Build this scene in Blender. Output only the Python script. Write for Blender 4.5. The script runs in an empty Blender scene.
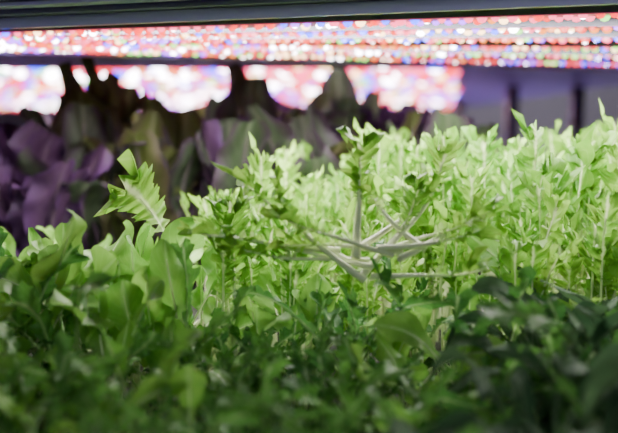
import bpy, math, random
from mathutils import Vector, Matrix
random.seed(11)
R=random.random
def U(a,b): return a+(b-a)*random.random()
scene=bpy.context.scene
COL=scene.collection
CZ=1.30; F=858.0
PITCH=math.atan(86/858)
BED=CZ-0.24
# ---------------- camera
cam=bpy.data.cameras.new("camera"); camo=bpy.data.objects.new("camera",cam); COL.objects.link(camo)
camo.location=(0,0,CZ); camo.rotation_euler=(math.pi/2-PITCH,0,0)
cam.sensor_width=36; cam.lens=50; cam.clip_start=0.01
cam.dof.use_dof=True; cam.dof.focus_distance=0.79; cam.dof.aperture_fstop=3.3
scene.camera=camo
CM=Matrix.Rotation(math.pi/2-PITCH,3,'X')
def P(px,py,d):
    v=CM@Vector((px-309,-(py-216.5),-F)); v*=d/v.y
    return Vector((v.x,v.y,CZ+v.z))
# ---------------- materials
def newmat(name):
    m=bpy.data.materials.new(name); m.use_nodes=True
    nt=m.node_tree; nt.nodes.clear()
    return m,nt,nt.nodes,nt.links
def leaf_mat(name,ca,cb,rib,transl=0.35,rough=0.45,veins=0.35,edge=None,ribw=.9,basew=.7,spec=.4):
    m,nt,N,L=newmat(name)
    out=N.new('ShaderNodeOutputMaterial')
    uv=N.new('ShaderNodeUVMap'); sep=N.new('ShaderNodeSeparateXYZ'); L.new(uv.outputs[0],sep.inputs[0])
    geo=N.new('ShaderNodeTexCoord'); noi=N.new('ShaderNodeTexNoise'); noi.inputs['Scale'].default_value=38; noi.inputs['Detail'].default_value=4
    L.new(geo.outputs['Object'],noi.inputs['Vector'])
    oi=N.new('ShaderNodeObjectInfo')
    add=N.new('ShaderNodeMath'); add.operation='MULTIPLY_ADD'; add.inputs[1].default_value=0.5
    L.new(oi.outputs['Random'],add.inputs[0]); L.new(noi.outputs[0],add.inputs[2])
    mr=N.new('ShaderNodeMapRange'); mr.inputs[1].default_value=0.4; mr.inputs[2].default_value=1.1
    L.new(add.outputs[0],mr.inputs[0])
    mx=N.new('ShaderNodeMix'); mx.data_type='RGBA'; L.new(mr.outputs[0],mx.inputs[0])
    mx.inputs[6].default_value=(*ca,1); mx.inputs[7].default_value=(*cb,1)
    ab=N.new('ShaderNodeMath'); ab.operation='ABSOLUTE'; L.new(sep.outputs[0],ab.inputs[0])
    ms=N.new('ShaderNodeMath'); ms.operation='MULTIPLY_ADD'; ms.inputs[1].default_value=-0.35; L.new(ab.outputs[0],ms.inputs[0]); L.new(sep.outputs[1],ms.inputs[2])
    mu=N.new('ShaderNodeMath'); mu.operation='MULTIPLY'; mu.inputs[1].default_value=50; L.new(ms.outputs[0],mu.inputs[0])
    sn=N.new('ShaderNodeMath'); sn.operation='SINE'; L.new(mu.outputs[0],sn.inputs[0])
    v1=N.new('ShaderNodeMapRange'); v1.inputs[1].default_value=0.8; v1.inputs[2].default_value=1.0; v1.inputs[4].default_value=veins; L.new(sn.outputs[0],v1.inputs[0])
    v2=N.new('ShaderNodeMapRange'); v2.inputs[1].default_value=0.2; v2.inputs[2].default_value=0.05; v2.inputs[3].default_value=0; v2.inputs[4].default_value=ribw; L.new(ab.outputs[0],v2.inputs[0])
    vm=N.new('ShaderNodeMath'); vm.operation='MAXIMUM'; L.new(v1.outputs[0],vm.inputs[0]); L.new(v2.outputs[0],vm.inputs[1])
    mb=N.new('ShaderNodeMapRange'); mb.inputs[1].default_value=0.35; mb.inputs[2].default_value=0.0; mb.inputs[3].default_value=0; mb.inputs[4].default_value=basew; L.new(sep.outputs[1],mb.inputs[0])
    vx=N.new('ShaderNodeMath'); vx.operation='MAXIMUM'; L.new(vm.outputs[0],vx.inputs[0]); L.new(mb.outputs[0],vx.inputs[1])
    m2=N.new('ShaderNodeMix'); m2.data_type='RGBA'; L.new(vx.outputs[0],m2.inputs[0]); L.new(mx.outputs[2],m2.inputs[6]); m2.inputs[7].default_value=(*rib,1)
    col=m2.outputs[2]
    if edge:
        er=N.new('ShaderNodeMapRange'); er.inputs[1].default_value=0.45; er.inputs[2].default_value=0.95; L.new(ab.outputs[0],er.inputs[0])
        m3=N.new('ShaderNodeMix'); m3.data_type='RGBA'; L.new(er.outputs[0],m3.inputs[0]); L.new(col,m3.inputs[6]); m3.inputs[7].default_value=(*edge,1); col=m3.outputs[2]
    p=N.new('ShaderNodeBsdfPrincipled'); p.inputs['Roughness'].default_value=rough; p.inputs['Specular IOR Level'].default_value=spec
    L.new(col,p.inputs['Base Color'])
    bump=N.new('ShaderNodeBump'); bump.inputs['Strength'].default_value=0.35; bump.inputs['Distance'].default_value=0.002
    n2=N.new('ShaderNodeTexNoise'); n2.inputs['Scale'].default_value=160; L.new(geo.outputs['Object'],n2.inputs['Vector']); L.new(n2.outputs[0],bump.inputs['Height']); L.new(bump.outputs[0],p.inputs['Normal'])
    t=N.new('ShaderNodeBsdfTranslucent'); L.new(col,t.inputs['Color'])
    mix=N.new('ShaderNodeMixShader'); mix.inputs[0].default_value=transl
    L.new(p.outputs[0],mix.inputs[1]); L.new(t.outputs[0],mix.inputs[2]); L.new(mix.outputs[0],out.inputs[0])
    return m
def plain(name,col,rough=0.5,metal=0.0,noise=0.15,scale=30,em=None,emc=None):
    m,nt,N,L=newmat(name)
    out=N.new('ShaderNodeOutputMaterial'); p=N.new('ShaderNodeBsdfPrincipled'); L.new(p.outputs[0],out.inputs[0])
    tc=N.new('ShaderNodeTexCoord'); n=N.new('ShaderNodeTexNoise'); n.inputs['Scale'].default_value=scale; n.inputs['Detail'].default_value=5
    L.new(tc.outputs['Object'],n.inputs['Vector'])
    mx=N.new('ShaderNodeMix'); mx.data_type='RGBA'; L.new(n.outputs[0],mx.inputs[0])
    mx.inputs[6].default_value=(*[c*(1-noise) for c in col],1); mx.inputs[7].default_value=(*[min(1,c*(1+noise)) for c in col],1)
    L.new(mx.outputs[2],p.inputs['Base Color']); p.inputs['Roughness'].default_value=rough; p.inputs['Metallic'].default_value=metal
    if em: p.inputs['Emission Color'].default_value=(*emc,1); p.inputs['Emission Strength'].default_value=em; m.cycles.emission_sampling='NONE'
    return m
M_fr=leaf_mat("frisee_leaf",(0.13,0.37,0.03),(0.40,0.67,0.10),(0.72,0.85,0.42),0.36,0.45,0.1)
M_frd=leaf_mat("mizuna_leaf",(0.04,0.17,0.03),(0.15,0.38,0.06),(0.36,0.56,0.22),0.32,0.5,0.2)
M_sp=leaf_mat("baby_lettuce_leaf",(0.12,0.35,0.04),(0.33,0.61,0.11),(0.48,0.74,0.28),0.36,0.45,0.12,ribw=.45)
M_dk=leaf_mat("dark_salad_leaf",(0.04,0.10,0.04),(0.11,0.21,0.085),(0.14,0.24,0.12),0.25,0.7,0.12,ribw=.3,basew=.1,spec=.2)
M_pu=leaf_mat("purple_leaf",(0.050,0.019,0.055),(0.084,0.040,0.096),(0.10,0.06,0.10),0.3,0.5,0.35,edge=(0.060,0.023,0.082),ribw=.7,basew=.3)
M_ol=leaf_mat("olive_leaf",(0.075,0.095,0.025),(0.13,0.165,0.042),(0.18,0.20,0.09),0.6,0.5,0.35,edge=(0.095,0.080,0.045),ribw=.7,basew=.3)
M_gg=leaf_mat("greygreen_leaf",(0.040,0.058,0.034),(0.072,0.105,0.055),(0.12,0.14,0.09),0.45,0.5,0.35,edge=(0.060,0.036,0.060),ribw=.7,basew=.3)
M_st=plain("pale_stalk",(0.82,0.90,0.56),0.5,0,0.06)
M_stg=plain("green_stalk",(0.36,0.55,0.20),0.5,0,0.15)
M_std=plain("dark_stalk",(0.12,0.2,0.09),0.5,0,0.15)
M_stp=plain("purple_stalk",(0.12,0.08,0.11),0.4,0,0.15)
M_tray=plain("tray_plastic",(0.03,0.03,0.035),0.5)
M_soil=plain("growing_medium",(0.02,0.022,0.014),0.9,0,0.6,120)
M_steel=plain("painted_steel",(0.48,0.42,0.80),0.4,0.1,0.1,12)
M_post=plain("post_steel",(0.12,0.12,0.15),0.4,0.2,0.1,12)
M_dsteel=plain("dark_steel",(0.24,0.20,0.40),0.45,0.1,0.15,12)
M_wall=plain("wall_paint",(0.30,0.29,0.33),0.8,0,0.12,2)
M_floor=plain("floor_concrete",(0.14,0.13,0.15),0.6,0,0.2,5)
M_board=plain("led_board",(0.30,0.22,0.32),0.4,0,0.05,20,0.35,(1.0,0.12,0.30))  # board emits a pink glow, standing in for bloom around the diodes
M_board2=plain("rear_led_board",(0.6,0.5,0.55),0.4,0,0.05,20,5.0,(1.0,0.78,0.86))
def led(name,c,s):
    return plain(name,(0.3,0.3,0.3),0.3,0,0.02,20,s,c)
LEDM=[led("led_red",(1,0.01,0.02),4.0),led("led_pink",(1,0.07,0.20),5),led("led_warm",(1,0.62,0.30),9),led("led_white",(0.92,0.9,1),26),led("led_blue",(0.02,0.04,1),9),led("led_orange",(1,0.20,0.02),4.0),led("led_green",(0.28,1,0.16),4.5),led("led_violet",(0.34,0.05,1),6.5)]
# ---------------- mesh helpers
def mk(name,V,Fc,mats,uvs=None,smooth=True,mi=None):
    me=bpy.data.meshes.new(name); me.from_pydata(V,[],Fc)
    for m in mats: me.materials.append(m)
    if smooth: me.polygons.foreach_set('use_smooth',[True]*len(Fc))
    if mi: me.polygons.foreach_set('material_index',mi)
    if uvs:
        ul=me.uv_layers.new(name="UVMap"); fl=[]
        for l in me.loops: fl.extend(uvs[l.vertex_index])
        ul.data.foreach_set('uv',fl)
    me.update(); return me
def obj(name,me,parent=None,loc=(0,0,0)):
    o=bpy.data.objects.new(name,me); COL.objects.link(o); o.location=loc
    if parent: o.parent=parent
    return o
def top(o,label,cat,group=None,kind=None):
    o["label"]=label; o["category"]=cat
    if group: o["group"]=group
    if kind: o["kind"]=kind
def boxes(bl):
    V=[];Fc=[]
    for (x0,x1,y0,y1,z0,z1) in bl:
        b=len(V); V+=[(x,y,z) for x in(x0,x1) for y in(y0,y1) for z in(z0,z1)]
        Fc+=[tuple(b+i for i in f) for f in((0,1,3,2),(4,6,7,5),(0,4,5,1),(2,3,7,6),(0,2,6,4),(1,5,7,3))]
    return V,Fc
def boxobj(name,bl,mat,parent=None,bev=0.002):
    V,Fc=boxes(bl); me=mk(name,V,Fc,[mat],smooth=False)
    o=obj(name,me,parent)
    if bev:
        b=o.modifiers.new("bevel",'BEVEL'); b.width=bev; b.segments=2
    return o
# ---------------- leaf generator
def leaf(acc,base,az,L,W,e0,e1,ts,kind,twist=0.0,nl=None,side_curl=0.0,stalk_r=0.0022,bp=1.3,wob=0.0,cup=None,tw2=0.0,dep=None,fwk=.85,rk=None,flat=1.25,texp=None,tipf=.38):
    V,Fc,UV,SV,SF=acc
    ns=40; pts=[];tan=[]
    p=Vector(base); wp=R()*6.28
    for i in range(ns+1):
        t=i/ns; e=e0+(e1-e0)*t**bp+wob*math.sin(7*t+wp)*t; a=az+side_curl*t*t+wob*1.2*math.sin(5*t+wp)*t
        d=Vector((math.cos(a)*math.cos(e),math.sin(a)*math.cos(e),math.sin(e)))
        pts.append(p.copy()); tan.append(d); p=p+d*(L/ns)
    def at(t):
        t=max(0,min(1,t))*ns; i=min(int(t),ns-1); f=t-i
        return pts[i].lerp(pts[i+1],f),tan[i].lerp(tan[i+1],f).normalized()
    K=6; sb=len(SV); nr=11; tend=0.90
    for i in range(nr+1):
        t=tend*i/nr; c,d=at(t); s=d.cross(Vector((0.01,0.02,1))).normalized(); n=s.cross(d)
        r=stalk_r*(1.25-1.0*t/tend)
        for k in range(K):
            q=2*math.pi*k/K; SV.append(tuple(c+s*(r*math.cos(q)*flat)+n*(r*math.sin(q))-n*r*0.4))
    for i in range(nr):
        for k in range(K):
            a=sb+i*K+k; b=sb+i*K+(k+1)%K; SF.append((a,b,b+K,a+K))
    if kind=='frisee': nu=130; nv=4; nl=nl or random.choice([4,4,5,5,6])
    elif kind=='mizuna': nu=44; nv=2; nl=nl or random.choice([3,4,5])
    elif kind=='spoon': nu=20; nv=4; nl=3
    else: nu=34; nv=6; nl=5
    if cup is None: cup=U(-.1,.45)
    if dep is None: dep=0.84 if kind=='frisee' else 0.82
    if texp is None: texp=1.2
    ph=[R()*6.28,R()*6.28]; ph2=R()*6.28; ph3=R()*6.28; rexp=U(1.15,1.9)
    b0=len(V)
    lobeamp=[[U(0.5,1.3) for _ in range(nl+3)] for _ in range(2)]
    off=[0.05,U(.3,.65)]
    for i in range(nu+1):
        u=i/nu; t=ts+(1-ts)*u; c,d=at(t)
        s=Vector((math.sin(az),-math.cos(az),0))
        s=(s-d*s.dot(d)).normalized(); n=s.cross(d).normalized()
        tw=twist*min(1,u*1.5+0.25)+tw2*math.sin(5*u+ph3)
        s,n=s*math.cos(tw)+n*math.sin(tw), n*math.cos(tw)-s*math.sin(tw)
        for j in range(-nv,nv+1):
            sd=0 if j<0 else 1; q=j/nv; aq=abs(q); fw=0
            if kind in('frisee','mizuna'):
                prof=0.20+0.95*u**1.25
                if u>.88: prof*=1-tipf*((u-.88)/.12)**1.4
                x=nl*(u+0.05*math.sin(9*u+ph[sd]))+off[sd]; x=max(0,x); fr=x-math.floor(x); la=lobeamp[sd][min(nl+2,int(x))]
                tooth=max(0,1-abs(fr-0.57)/(0.57 if fr<0.57 else 0.43))**texp
                x3=x*3.5; f3=x3-math.floor(x3); t3=max(0,1-abs(f3-.52)/(.52 if f3<.52 else .48))
                w=W*prof*((1-dep)+dep*(0.88*tooth*la+0.42*t3*(0.45+0.55*la)))
                fw=W*fwk*(tooth*la*.9+0.36*t3)*aq**1.3*prof*(.6+.5*u)
                if u>.8: fw+=W*.45*math.sin(q*8.5+ph2)*(u-.8)/.2*(.35+.65*aq)
                rr=(0.36 if kind=='frisee' else 0.3) if rk is None else rk
                ruf=(W*rr*aq**1.5*math.sin(2*math.pi*nl*u*.5+ph[sd])+W*cup*aq)*prof+W*rr*.55*aq*aq*math.sin(2*math.pi*nl*1.9*u+ph2+sd)
            elif kind=='spoon':
                prof=(0.10+0.90*math.sin(math.pi*(0.03+0.97*u)**rexp)**0.62) if u<0.999 else 0.12
                w=W*prof*(1+0.08*math.sin(9*u+ph[sd])+.04*math.sin(23*u+ph2)); ruf=W*0.25*aq*aq*math.sin(8*u+ph[sd])+W*0.5*cup*aq*aq+W*.06*aq*math.sin(19*u+ph2)
            else:
                prof=(0.15+0.85*math.sin(math.pi*(0.03+0.97*u)**1.1)**0.40) if u<0.999 else 0.4
                w=W*prof*(1+0.09*math.sin(13*u+ph[sd])+0.05*math.sin(29*u+ph2))
                ruf=W*0.18*aq**2*math.sin(9*u+ph[sd])+W*0.08*aq*aq*math.sin(23*u+ph2)+W*0.35*(cup)*aq*aq+W*0.04*math.sin(7*q+12*u+ph3)
            V.append(tuple(c+s*(w*q)+d*fw+n*ruf)); UV.append((q,u))
    m=2*nv+1
    for i in range(nu):
        for j in range(m-1):
            a=b0+i*m+j; Fc.append((a,a+1,a+m+1,a+m))
def new_acc(): return ([],[],[],[],[])
def finish(name,acc,mleaf,mst):
    V,Fc,UV,SV,SF=acc
    a=mk(name+"_leaves",V,Fc,[mleaf],UV); b=mk(name+"_stalks",SV,SF,[mst])
    zs=sorted(v[2] for v in V); return (a,b,zs[int(len(zs)*0.985)])
def plant_mesh(name,kind,n,L,W,e0,e1,ts,ml,ms,tw=0.5,sr=0.0022,spread=0.012,wob=0.08,bp=1.3,sc=.5,tw2=0.0,fmin=.4):
    acc=new_acc()
    for i in range(n):
        az=i*2.4+U(-.4,.4); f=1-fmin*i/n*R()
        if kind=='frisee': az=random.choice([-1,1])*math.pi/2+random.gauss(0,.6)
        rr=spread*R()
        leaf(acc,(rr*math.cos(az*2.3),rr*math.sin(az*2.3),0),az,U(*L)*f,U(*W),math.radians(U(*e0)),math.radians(U(*e1)),U(*ts),kind,twist=U(-tw,tw),side_curl=U(-sc,sc),stalk_r=sr,wob=wob,bp=bp,tw2=tw2)
    return finish(name,acc,ml,ms)
FR=[plant_mesh("frisee",'frisee',random.randint(5,7),(.16,.25),(.017,.025),(75,93),(50,120),(.46,.64),M_fr,M_st,.5,0.0023,bp=2.0,wob=.14,tw2=.2,spread=.024,fmin=.45) for _ in range(18)]
MZ=[plant_mesh("mizuna",'mizuna',random.randint(8,10),(.11,.19),(.012,.018),(55,88),(-50,75),(.40,.65),M_frd,M_stg,1.0,0.0014,0.02,wob=.3,tw2=.4) for _ in range(8)]
SP=[plant_mesh("spoon",'spoon',random.randint(6,8),(.10,.19),(.014,.024),(55,92),(-30,100),(.45,.68),M_sp,M_st,1.0,0.0015,0.02,wob=.22,tw2=.25,fmin=.6) for _ in range(12)]
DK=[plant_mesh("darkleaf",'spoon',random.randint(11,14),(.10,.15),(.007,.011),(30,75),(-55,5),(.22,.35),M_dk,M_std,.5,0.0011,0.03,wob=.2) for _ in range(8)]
def broad(nm,ml,W=(.045,.065),e1=(25,88)): return [plant_mesh(nm,'broad',random.randint(8,11),(.2,.29),W,(64,89),e1,(.14,.24),ml,M_stp,0.5,0.0035,0.02,bp=1.8,wob=.05,tw2=.06) for _ in range(4)]
PU=broad("purple",M_pu,(.040,.058),(20,82)); OL=broad("olive",M_ol,(.05,.075)); GG=broad("greygreen",M_gg,(.045,.065))
INFO={
 'F':(FR,"frisee_lettuce","bright green frilly frisee lettuce with pale stalks","lettuce","frisee lettuces in the growing tray"),
 'M':(MZ,"mizuna_plant","thin serrated green mizuna in a dense salad bed","salad plant","mizuna plants in the growing tray"),
 'S':(SP,"baby_lettuce","light green baby lettuce with smooth oval leaves","lettuce","baby lettuces in the growing tray"),
 'D':(DK,"dark_leaf_lettuce","dark green baby lettuce with drooping leaves in shade","lettuce","dark lettuces in the growing tray"),
 'P':(PU,"red_lettuce","large purple broad-leaved lettuce behind the frisee","lettuce","purple lettuces in the rear tray"),
 'O':(OL,"olive_lettuce","large olive and purple tinged leafy lettuce","lettuce","olive lettuces in the rear tray"),
 'G':(GG,"grey_green_lettuce","large dark grey-green leafy lettuce behind the frisee","lettuce","dark lettuces in the rear tray")}
def place(k,x,y,ztop,rot=None,var=None,wide=1.0):
    lst,name,lab,cat,grp=INFO[k]
    a,b,h=random.choice(lst) if var is None else lst[var%len(lst)]
    s=(ztop-BED)/h
    if rot is None: rot=R()*6.28 if k!='F' else random.choice([0,math.pi])+random.gauss(0,.3)
    e=bpy.data.objects.new(name,None); COL.objects.link(e); e.empty_display_size=0.02
    e.location=(x,y,BED); e.rotation_euler=(0,0,rot)
    sx=min(1.25,max(0.7,s))*wide
    if k=='D': sx=min(sx,.85)
    e.scale=(sx,sx,s)
    top(e,lab,cat,grp)
    for n_,me in(("leaves",a),("stalks",b)):
        o=bpy.data.objects.new(n_,me); COL.objects.link(o); o.parent=e
    return e
def interp(x,pts):
    if x<=pts[0][0]: return pts[0][1]
    for (a,b),(c,d) in zip(pts,pts[1:]):
        if x<=c: return b+(d-b)*(x-a)/(c-a)
    return pts[-1][1]
def xpx(px,d): return (px-309)/F*d*1.0
def zy(py,d): return P(309,py,d).z
# frisee canopy
d=0.75; row=0
while d<1.2:
    x=-0.36*d-0.06+(row%2)*0.028
    while x<0.36*d+0.08:
        xx=x+U(-.016,.016); dd=d+U(-.014,.014); px=309+xx/dd*F
        ty=interp(px,[(195,245),(206,205),(232,200),(248,162),(300,156),(316,190),(326,183),(342,144),(400,143),(460,146),(520,138),(560,142),(600,134),(650,140)])
        if dd<0.86: ty=max(ty, interp(dd,[(0.74,215),(0.86,152)]))
        if px>203:
            if 240<px<440 and dd<.80: ty=max(ty,232)
            place('F',xx,dd,zy(ty+(U(6,54) if R()<.66 else U(-8,4)),dd))
        elif dd<0.95: 
            place('S',xx,dd,zy(U(224,262),dd))
        x+=0.053
    d+=0.056; row+=1
# foreground bed
d=0.40; row=0
while d<0.735:
    x=-0.36*d-0.05+(row%2)*0.022
    while x<0.36*d+0.06:
        xx=x+U(-.01,.01); dd=d+U(-.01,.01); px=309+xx/dd*F
        if px<200: ty=interp(dd,[(0.40,480),(0.5,375),(0.6,298),(0.75,226)]); k='S' if R()<(0.8 if dd>.55 else .5) else 'M'
        elif px<490: ty=interp(dd,[(0.40,470),(0.5,385),(0.62,320),(0.69,292),(0.70,268),(0.75,260)]); k='M' if R()<0.85 else 'S'
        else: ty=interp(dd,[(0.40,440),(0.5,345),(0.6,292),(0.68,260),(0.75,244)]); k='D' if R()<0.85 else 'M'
        if px>470 and dd>0.70: k='F' if R()<.5 else 'S'
        if px<60: ty-=12
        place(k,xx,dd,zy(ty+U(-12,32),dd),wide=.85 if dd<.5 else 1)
        x+=0.047 if px<490 else .036
    d+=0.046; row+=1
def hero(name,specs,base,label,ml=M_fr,ms=M_st):
    acc=new_acc()
    for s in specs: leaf(acc,**s)
    a,b,h=finish(name,acc,ml,ms)
    e=bpy.data.objects.new(name,None); COL.objects.link(e); e.location=base
    top(e,label,"lettuce","frisee lettuces in the growing tray")
    for n_,me in(("leaves",a),("stalks",b)):
        o=bpy.data.objects.new(n_,me); COL.objects.link(o); o.parent=e
rad=math.radians
random.seed(24)
b=P(188,300,.80); b.z=BED
hero("frisee_lettuce",[
 dict(base=(0,0,0),az=math.pi,L=.208,W=.036,e0=rad(90),e1=rad(34),ts=.70,kind='frisee',twist=rad(74),nl=4,bp=2.1,stalk_r=.0017,cup=.05,dep=.52,fwk=.3,rk=.28,texp=.7,tipf=.55),
 dict(base=(0.004,0,0),az=math.pi*.9,L=.13,W=.016,e0=rad(80),e1=rad(50),ts=.5,kind='frisee',twist=rad(60))],b,"single upright frilled frisee leaf rising above baby lettuce")
def splay(px,py,dd,lst,label):
    b=P(px,py,dd); sp=[]
    for az,L,e0,e1 in lst:
        sp.append(dict(base=(U(-.022,.022),U(-.006,.006),U(-.010,.010)),az=rad(az+U(-8,8)),L=L*U(.9,1.1),W=U(.016,.022),e0=rad(e0+U(-5,5)),e1=rad(e1+U(-8,8)),ts=U(.46,.58),kind='frisee',twist=U(-.6,.6),stalk_r=U(.0018,.0027),wob=.17,side_curl=U(-.4,.4),bp=1.4,tw2=.2,flat=1.4))
    hero("frisee_lettuce",sp,b,label)
splay(356,256,.695,[(182,.13,2,10),(176,.12,12,22),(190,.11,0,4),(170,.11,26,50),(20,.09,24,56),(5,.08,6,16)],"splayed frisee lettuce showing pale bare stalks")
splay(376,266,.685,[(180,.11,16,22),(168,.10,36,62),(85,.09,62,82),(35,.10,40,66),(15,.10,20,38),(-5,.08,2,4)],"leaning frisee lettuce with cream coloured stalks")
splay(404,250,.70,[(178,.10,4,8),(160,.09,32,66),(30,.10,36,68),(12,.09,14,24)],"leaning frisee lettuce with cream coloured stalks")
# rear lettuces
random.seed(5)
row=0; d=1.27
while d<2.0:
    x=-0.38*d-.05+(row%2)*0.05
    while x<0.18*d:
        xx=x+U(-.02,.02); dd=d+U(-.02,.02); px=309+xx/dd*F
        ty=interp(px,[(0,126),(70,134),(95,104),(130,110),(160,114),(240,110),(300,108),(360,112),(430,124),(560,138)])
        r=R()
        if px<80: k='P' if r<.85 else 'O'
        elif px<210: k='O' if r<.5 else ('G' if r<.68 else 'P')
        else: k='G' if r<.4 else ('P' if r<.72 else 'O')
        place(k,xx,dd,zy(ty+U(-3,22),dd),wide=.9)
        x+=0.105
    d+=0.11; row+=1
for px,py,dd,k in[(102,66,1.40,'O'),(8,122,1.24,'P'),(40,146,1.20,'P'),(66,170,1.24,'P'),(120,130,1.26,'O'),(170,140,1.26,'G'),(235,140,1.27,'P'),(238,94,1.5,'G'),(285,90,1.5,'O'),(335,86,1.65,'G'),(400,108,1.6,'P')]:
    place(k,xpx(px,dd),dd,zy(py,dd),wide=0.75)
# ---------------- trays
def tray(name,x0,x1,y0,y1,label):
    e=bpy.data.objects.new(name,None); COL.objects.link(e); e.location=(0,0,0); top(e,label,"tray")
    w=.006
    boxobj("tray_body",[(x0,x1,y0,y1,BED-.06,BED-.052),(x0,x1,y0,y0+w,BED-.052,BED+.008),(x0,x1,y1-w,y1,BED-.052,BED+.008),(x0,x0+w,y0+w,y1-w,BED-.052,BED+.008),(x1-w,x1,y0+w,y1-w,BED-.052,BED+.008)],M_tray,e,0)
    boxobj("growing_medium",[(x0+w,x1-w,y0+w,y1-w,BED-.052,BED)],M_soil,e,0)
tray("growing_tray",-.62,.66,.33,1.225,"black plastic growing tray packed with salad greens")
tray("growing_tray",-.95,.85,1.235,2.12,"black plastic growing tray of purple lettuces")
# ---------------- racks
def rack(x0,x1,y0,y1,ztop,label,postx,pm):
    e=bpy.data.objects.new("growing_rack",None); COL.objects.link(e); e.location=(0,0,0); top(e,label,"rack")
    boxobj("shelf",[(x0,x1,y0,y1,BED-.10,BED-.06)],M_steel,e)
    for px_ in postx:
        for py_ in (y0+.02,y1-.02):
            boxobj("post",[(px_-.02,px_+.02,py_-.02,py_+.02,0,ztop+.35)],pm,e)
    return e
rk=rack(-.95,.95,.30,2.15,CZ+.1,"grey steel growing rack with lamp deck above the greens",(-.92,.92),M_steel)
def quad_slab(name,c,z0,z1,mat,parent):
    V=[(x,y,z0) for x,y in c]+[(x,y,z1) for x,y in c]
    me=mk(name,V,[(3,2,1,0),(4,5,6,7),(0,1,5,4),(1,2,6,5),(2,3,7,6),(3,0,4,7)],[mat],smooth=False); return obj(name,me,parent)
LZ=CZ+.105
def ln(py): return F*(.105)/(130-py)
def ex(dl,dr):
    xl,xr=xpx(0,dl),xpx(618,dr); k=(dr-dl)/(xr-xl)
    return (-.9,dl+k*(-.9-xl)),(.9,dr+k*(.9-xr))
nearL,nearR=ex(ln(34),ln(10)); farL,farR=ex(ln(50),ln(68))
quad_slab("lamp_deck",[(nearL[0],nearL[1]-.02),(nearR[0],nearR[1]-.02),(.9,farR[1]+.06),(-.9,farR[1]+.06)],LZ+.012,LZ+.022,M_dsteel,rk)
def rail(name,a,b,z0,z1,w,mat,parent):
    a=Vector((a[0],a[1],0)); b=Vector((b[0],b[1],0)); n=(b-a).normalized().cross(Vector((0,0,1)))*w
    return quad_slab(name,[(a.x+n.x,a.y+n.y),(b.x+n.x,b.y+n.y),(b.x,b.y),(a.x,a.y)],z0,z1,mat,parent)
off=lambda p,o:(p[0],p[1]+o)
rail("front_rail",off(nearL,-.012),off(nearR,-.012),LZ+.001,LZ+.012,.008,M_steel,rk)
rail("front_rail",off(nearL,-.02),off(nearR,-.02),LZ+.013,LZ+.0165,.012,M_dsteel,rk)
rail("upper_rail",off(nearL,-.036),off(nearR,-.04),LZ+.018,LZ+.0215,.02,M_steel,rk)
rail("upper_rail",off(nearL,-.046),off(nearR,-.05),LZ+.023,LZ+.08,.02,M_dsteel,rk)
rail("rear_rail",off(farL,.02),off(farR,.02),LZ-.006,LZ+.012,.010,M_dsteel,rk)
A=Vector((nearL[0],nearL[1]-.062,0)); B_=Vector((nearR[0],nearR[1]-.068,0)); D_=(B_-A).normalized(); Nn=Vector((D_.y,-D_.x,0)); V=[];Fc=[]
n=int((B_-A).length/.011)
for i in range(n):
    c=A+D_*(i*.011); b0=len(V)
    for (s_,t_) in((0,0),(.006,0),(.006,.006),(0,.006)):
        q=c+D_*s_+Nn*t_; V.append((q.x,q.y,LZ+.027)); V.append((q.x,q.y,LZ+.078))
    for a_ in range(4):
        b1=(a_+1)%4; Fc.append((b0+2*a_,b0+2*b1,b0+2*b1+1,b0+2*a_+1))
    Fc.append((b0,b0+2,b0+4,b0+6)); Fc.append((b0+1,b0+7,b0+5,b0+3))
obj("slatted_panel",mk("slatted_panel",V,Fc,[M_steel],smooth=False),rk)
# LED bars
def dome(V,Fc,mi,c,r,m,X,Y,el=1.0,core=None):
    b=len(V);K=6
    V.append(c-Vector((0,0,r*1.1)))
    for (rr,zz) in((.62,.85),(1,0)):
        for k in range(K):
            q=2*math.pi*k/K; V.append(c+X*(r*rr*math.cos(q)*el)+Y*(r*rr*math.sin(q))-Vector((0,0,r*zz)))
    for k in range(K):
        k2=(k+1)%K
        Fc.append((b,b+1+k,b+1+k2)); Fc.append((b+1+k,b+1+K+k,b+1+K+k2,b+1+k2)); mi+= [m if core is None else core,m]
def ledbar(a,b,z,label,step=.0105,r=.0026,rows=2,width=.03,grp="lamp bars under the deck",bm=M_board,jit=.08):
    a=Vector((a[0],a[1],z)); b=Vector((b[0],b[1],z)); X=(b-a).normalized(); Y=Vector((-X.y,X.x,0)); L=(b-a).length
    e=bpy.data.objects.new("grow_lamp",None); COL.objects.link(e); e.location=a; top(e,label,"lamp",grp)
    def bx(x0,x1,y0,y1,z0,z1):
        return [X*x+Y*y+Vector((0,0,zz)) for x in(x0,x1) for y in(y0,y1) for zz in(z0,z1)],[(0,1,3,2),(4,6,7,5),(0,4,5,1),(2,3,7,6),(0,2,6,4),(1,5,7,3)]
    V,Fc=bx(0,L,-width/2,width/2,.001,.0115); obj("housing",mk("housing",V,Fc,[M_post],smooth=False),e)
    V,Fc=bx(.002,L-.002,-width/2+.001,width/2-.001,0,.001); obj("circuit_board",mk("circuit_board",V,Fc,[bm],smooth=False),e)
    V=[];Fc=[];mi=[]
    n=int(L/step)
    for j in range(rows):
        yy=(j-(rows-1)/2)*width*.5; m=0
        for i in range(n):
            if R()<.65 or m==4: m=random.choices(range(8),[34,17,10,10,19,7,6,8])[0]
            core=3 if R()<.12 else None
            dome(V,Fc,mi,X*(step*(i+.5+U(-jit,jit))+j*step*.5)+Y*yy,r*U(.75,1.15),m,X,Y,1.25,core)
    o=obj("led_chips",mk("led_chips",V,Fc,LEDM,mi=mi),e); o["kind"]="stuff"
NB=6
random.seed(3)
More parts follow.
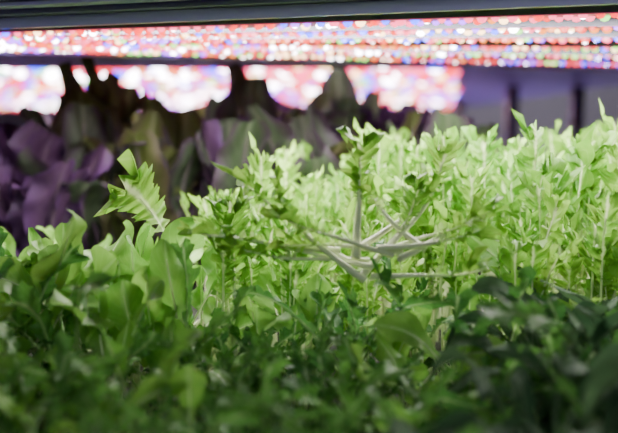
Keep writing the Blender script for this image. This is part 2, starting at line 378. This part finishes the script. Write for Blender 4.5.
def area(name,loc,sx,sy,en,col,rotz=0,rot=None):
    l=bpy.data.lights.new(name,'AREA'); l.shape='RECTANGLE'; l.size=sx; l.size_y=sy; l.energy=en; l.color=col
    o=bpy.data.objects.new(name,l); COL.objects.link(o); o.location=loc; o.rotation_euler=rot or (0,0,rotz)
for i in range(NB):
    f=(i+.5)/NB
    a=(nearL[0],nearL[1]+(farL[1]-nearL[1])*f); b=(nearR[0],nearR[1]+(farR[1]-nearR[1])*f)
    a=(a[0],max(a[1],.5))
    ledbar(a,b,LZ,"long grow lamp bar with red, blue and white diodes",width=.028,step=.0130,r=.0040,rows=2,jit=.15)
for i,(f,en) in enumerate([(1/6,5.4),(2/6,9.2),(4/6,7.2)]):
    a=Vector((nearL[0],nearL[1]+(farL[1]-nearL[1])*f,LZ+.009)); b=Vector((nearR[0],nearR[1]+(farR[1]-nearR[1])*f,LZ+.009))
    m=(a+b)/2; ang=math.atan2(b.y-a.y,b.x-a.x)
    area("deck_fill_light",m,1.5,.008,en*1.4,(1,.95,.95),ang)  # area strips added to carry the diodes' light onto the greens; no real tubes
rk2=rack(-1.6,1.9,2.9,5.2,CZ+.15,"grey steel rack further back with lit lamps",(-1.5,.685,.905),M_post)
boxobj("lamp_deck",[(-1.7,1.0,1.6,5.2,CZ+.1465,CZ+.165)],M_dsteel,rk2)
d=1.72
while d<5.0:
    ledbar((-.42*d,d),(.17*d,d),CZ+.135,"blurred pink and white grow lamp bar on the rear rack",step=.06,r=.017,rows=2,width=.085,grp="lamp bars on the rear rack",bm=M_board2,jit=.3)
    d*=1.07
area("rear_fill_light",(-.2,1.68,CZ+.132),1.3,.03,3.4,(.98,.95,1))  # area strip added ahead of the rear bars to light the rear lettuces
area("rear_fill_light",(-.2,1.42,LZ+.045),1.0,.03,2.4,(.98,.96,1))  # extra strip hidden behind the lamp bars, added to brighten tall rear leaves
# ---------------- room
def st(o): o["kind"]="structure"; o["label"]="plain violet-grey room surface"; o["category"]="room"
for n_,bx_,m_ in[("floor",(-4,4,-2,7,-.1,0),M_floor),("ceiling",(-4,4,-2,7,3,3.1),M_wall),("wall_back",(-4,4,7,7.1,0,3),M_wall),("wall_left",(-4.1,-4,-2,7,0,3),M_wall),("wall_right",(4,4.1,-2,7,0,3),M_wall)]:
    st(boxobj(n_,[bx_],m_,None,0))
area("room_fill_light",(-0.2,-.9,1.9),1.2,.6,6,(.84,.88,1.0),rot=(rad(50),0,0))  # added fill from behind the camera, lifts the dim foreground and shelf front
area("room_fill_light",(1.6,5.3,2.7),1.5,1.5,46,(.98,.92,1.0))  # unseen light added to brighten the back wall
w=bpy.data.worlds.new("world"); scene.world=w; w.use_nodes=True
w.node_tree.nodes['Background'].inputs[0].default_value=(.38,.36,.48,1); w.node_tree.nodes['Background'].inputs[1].default_value=.04
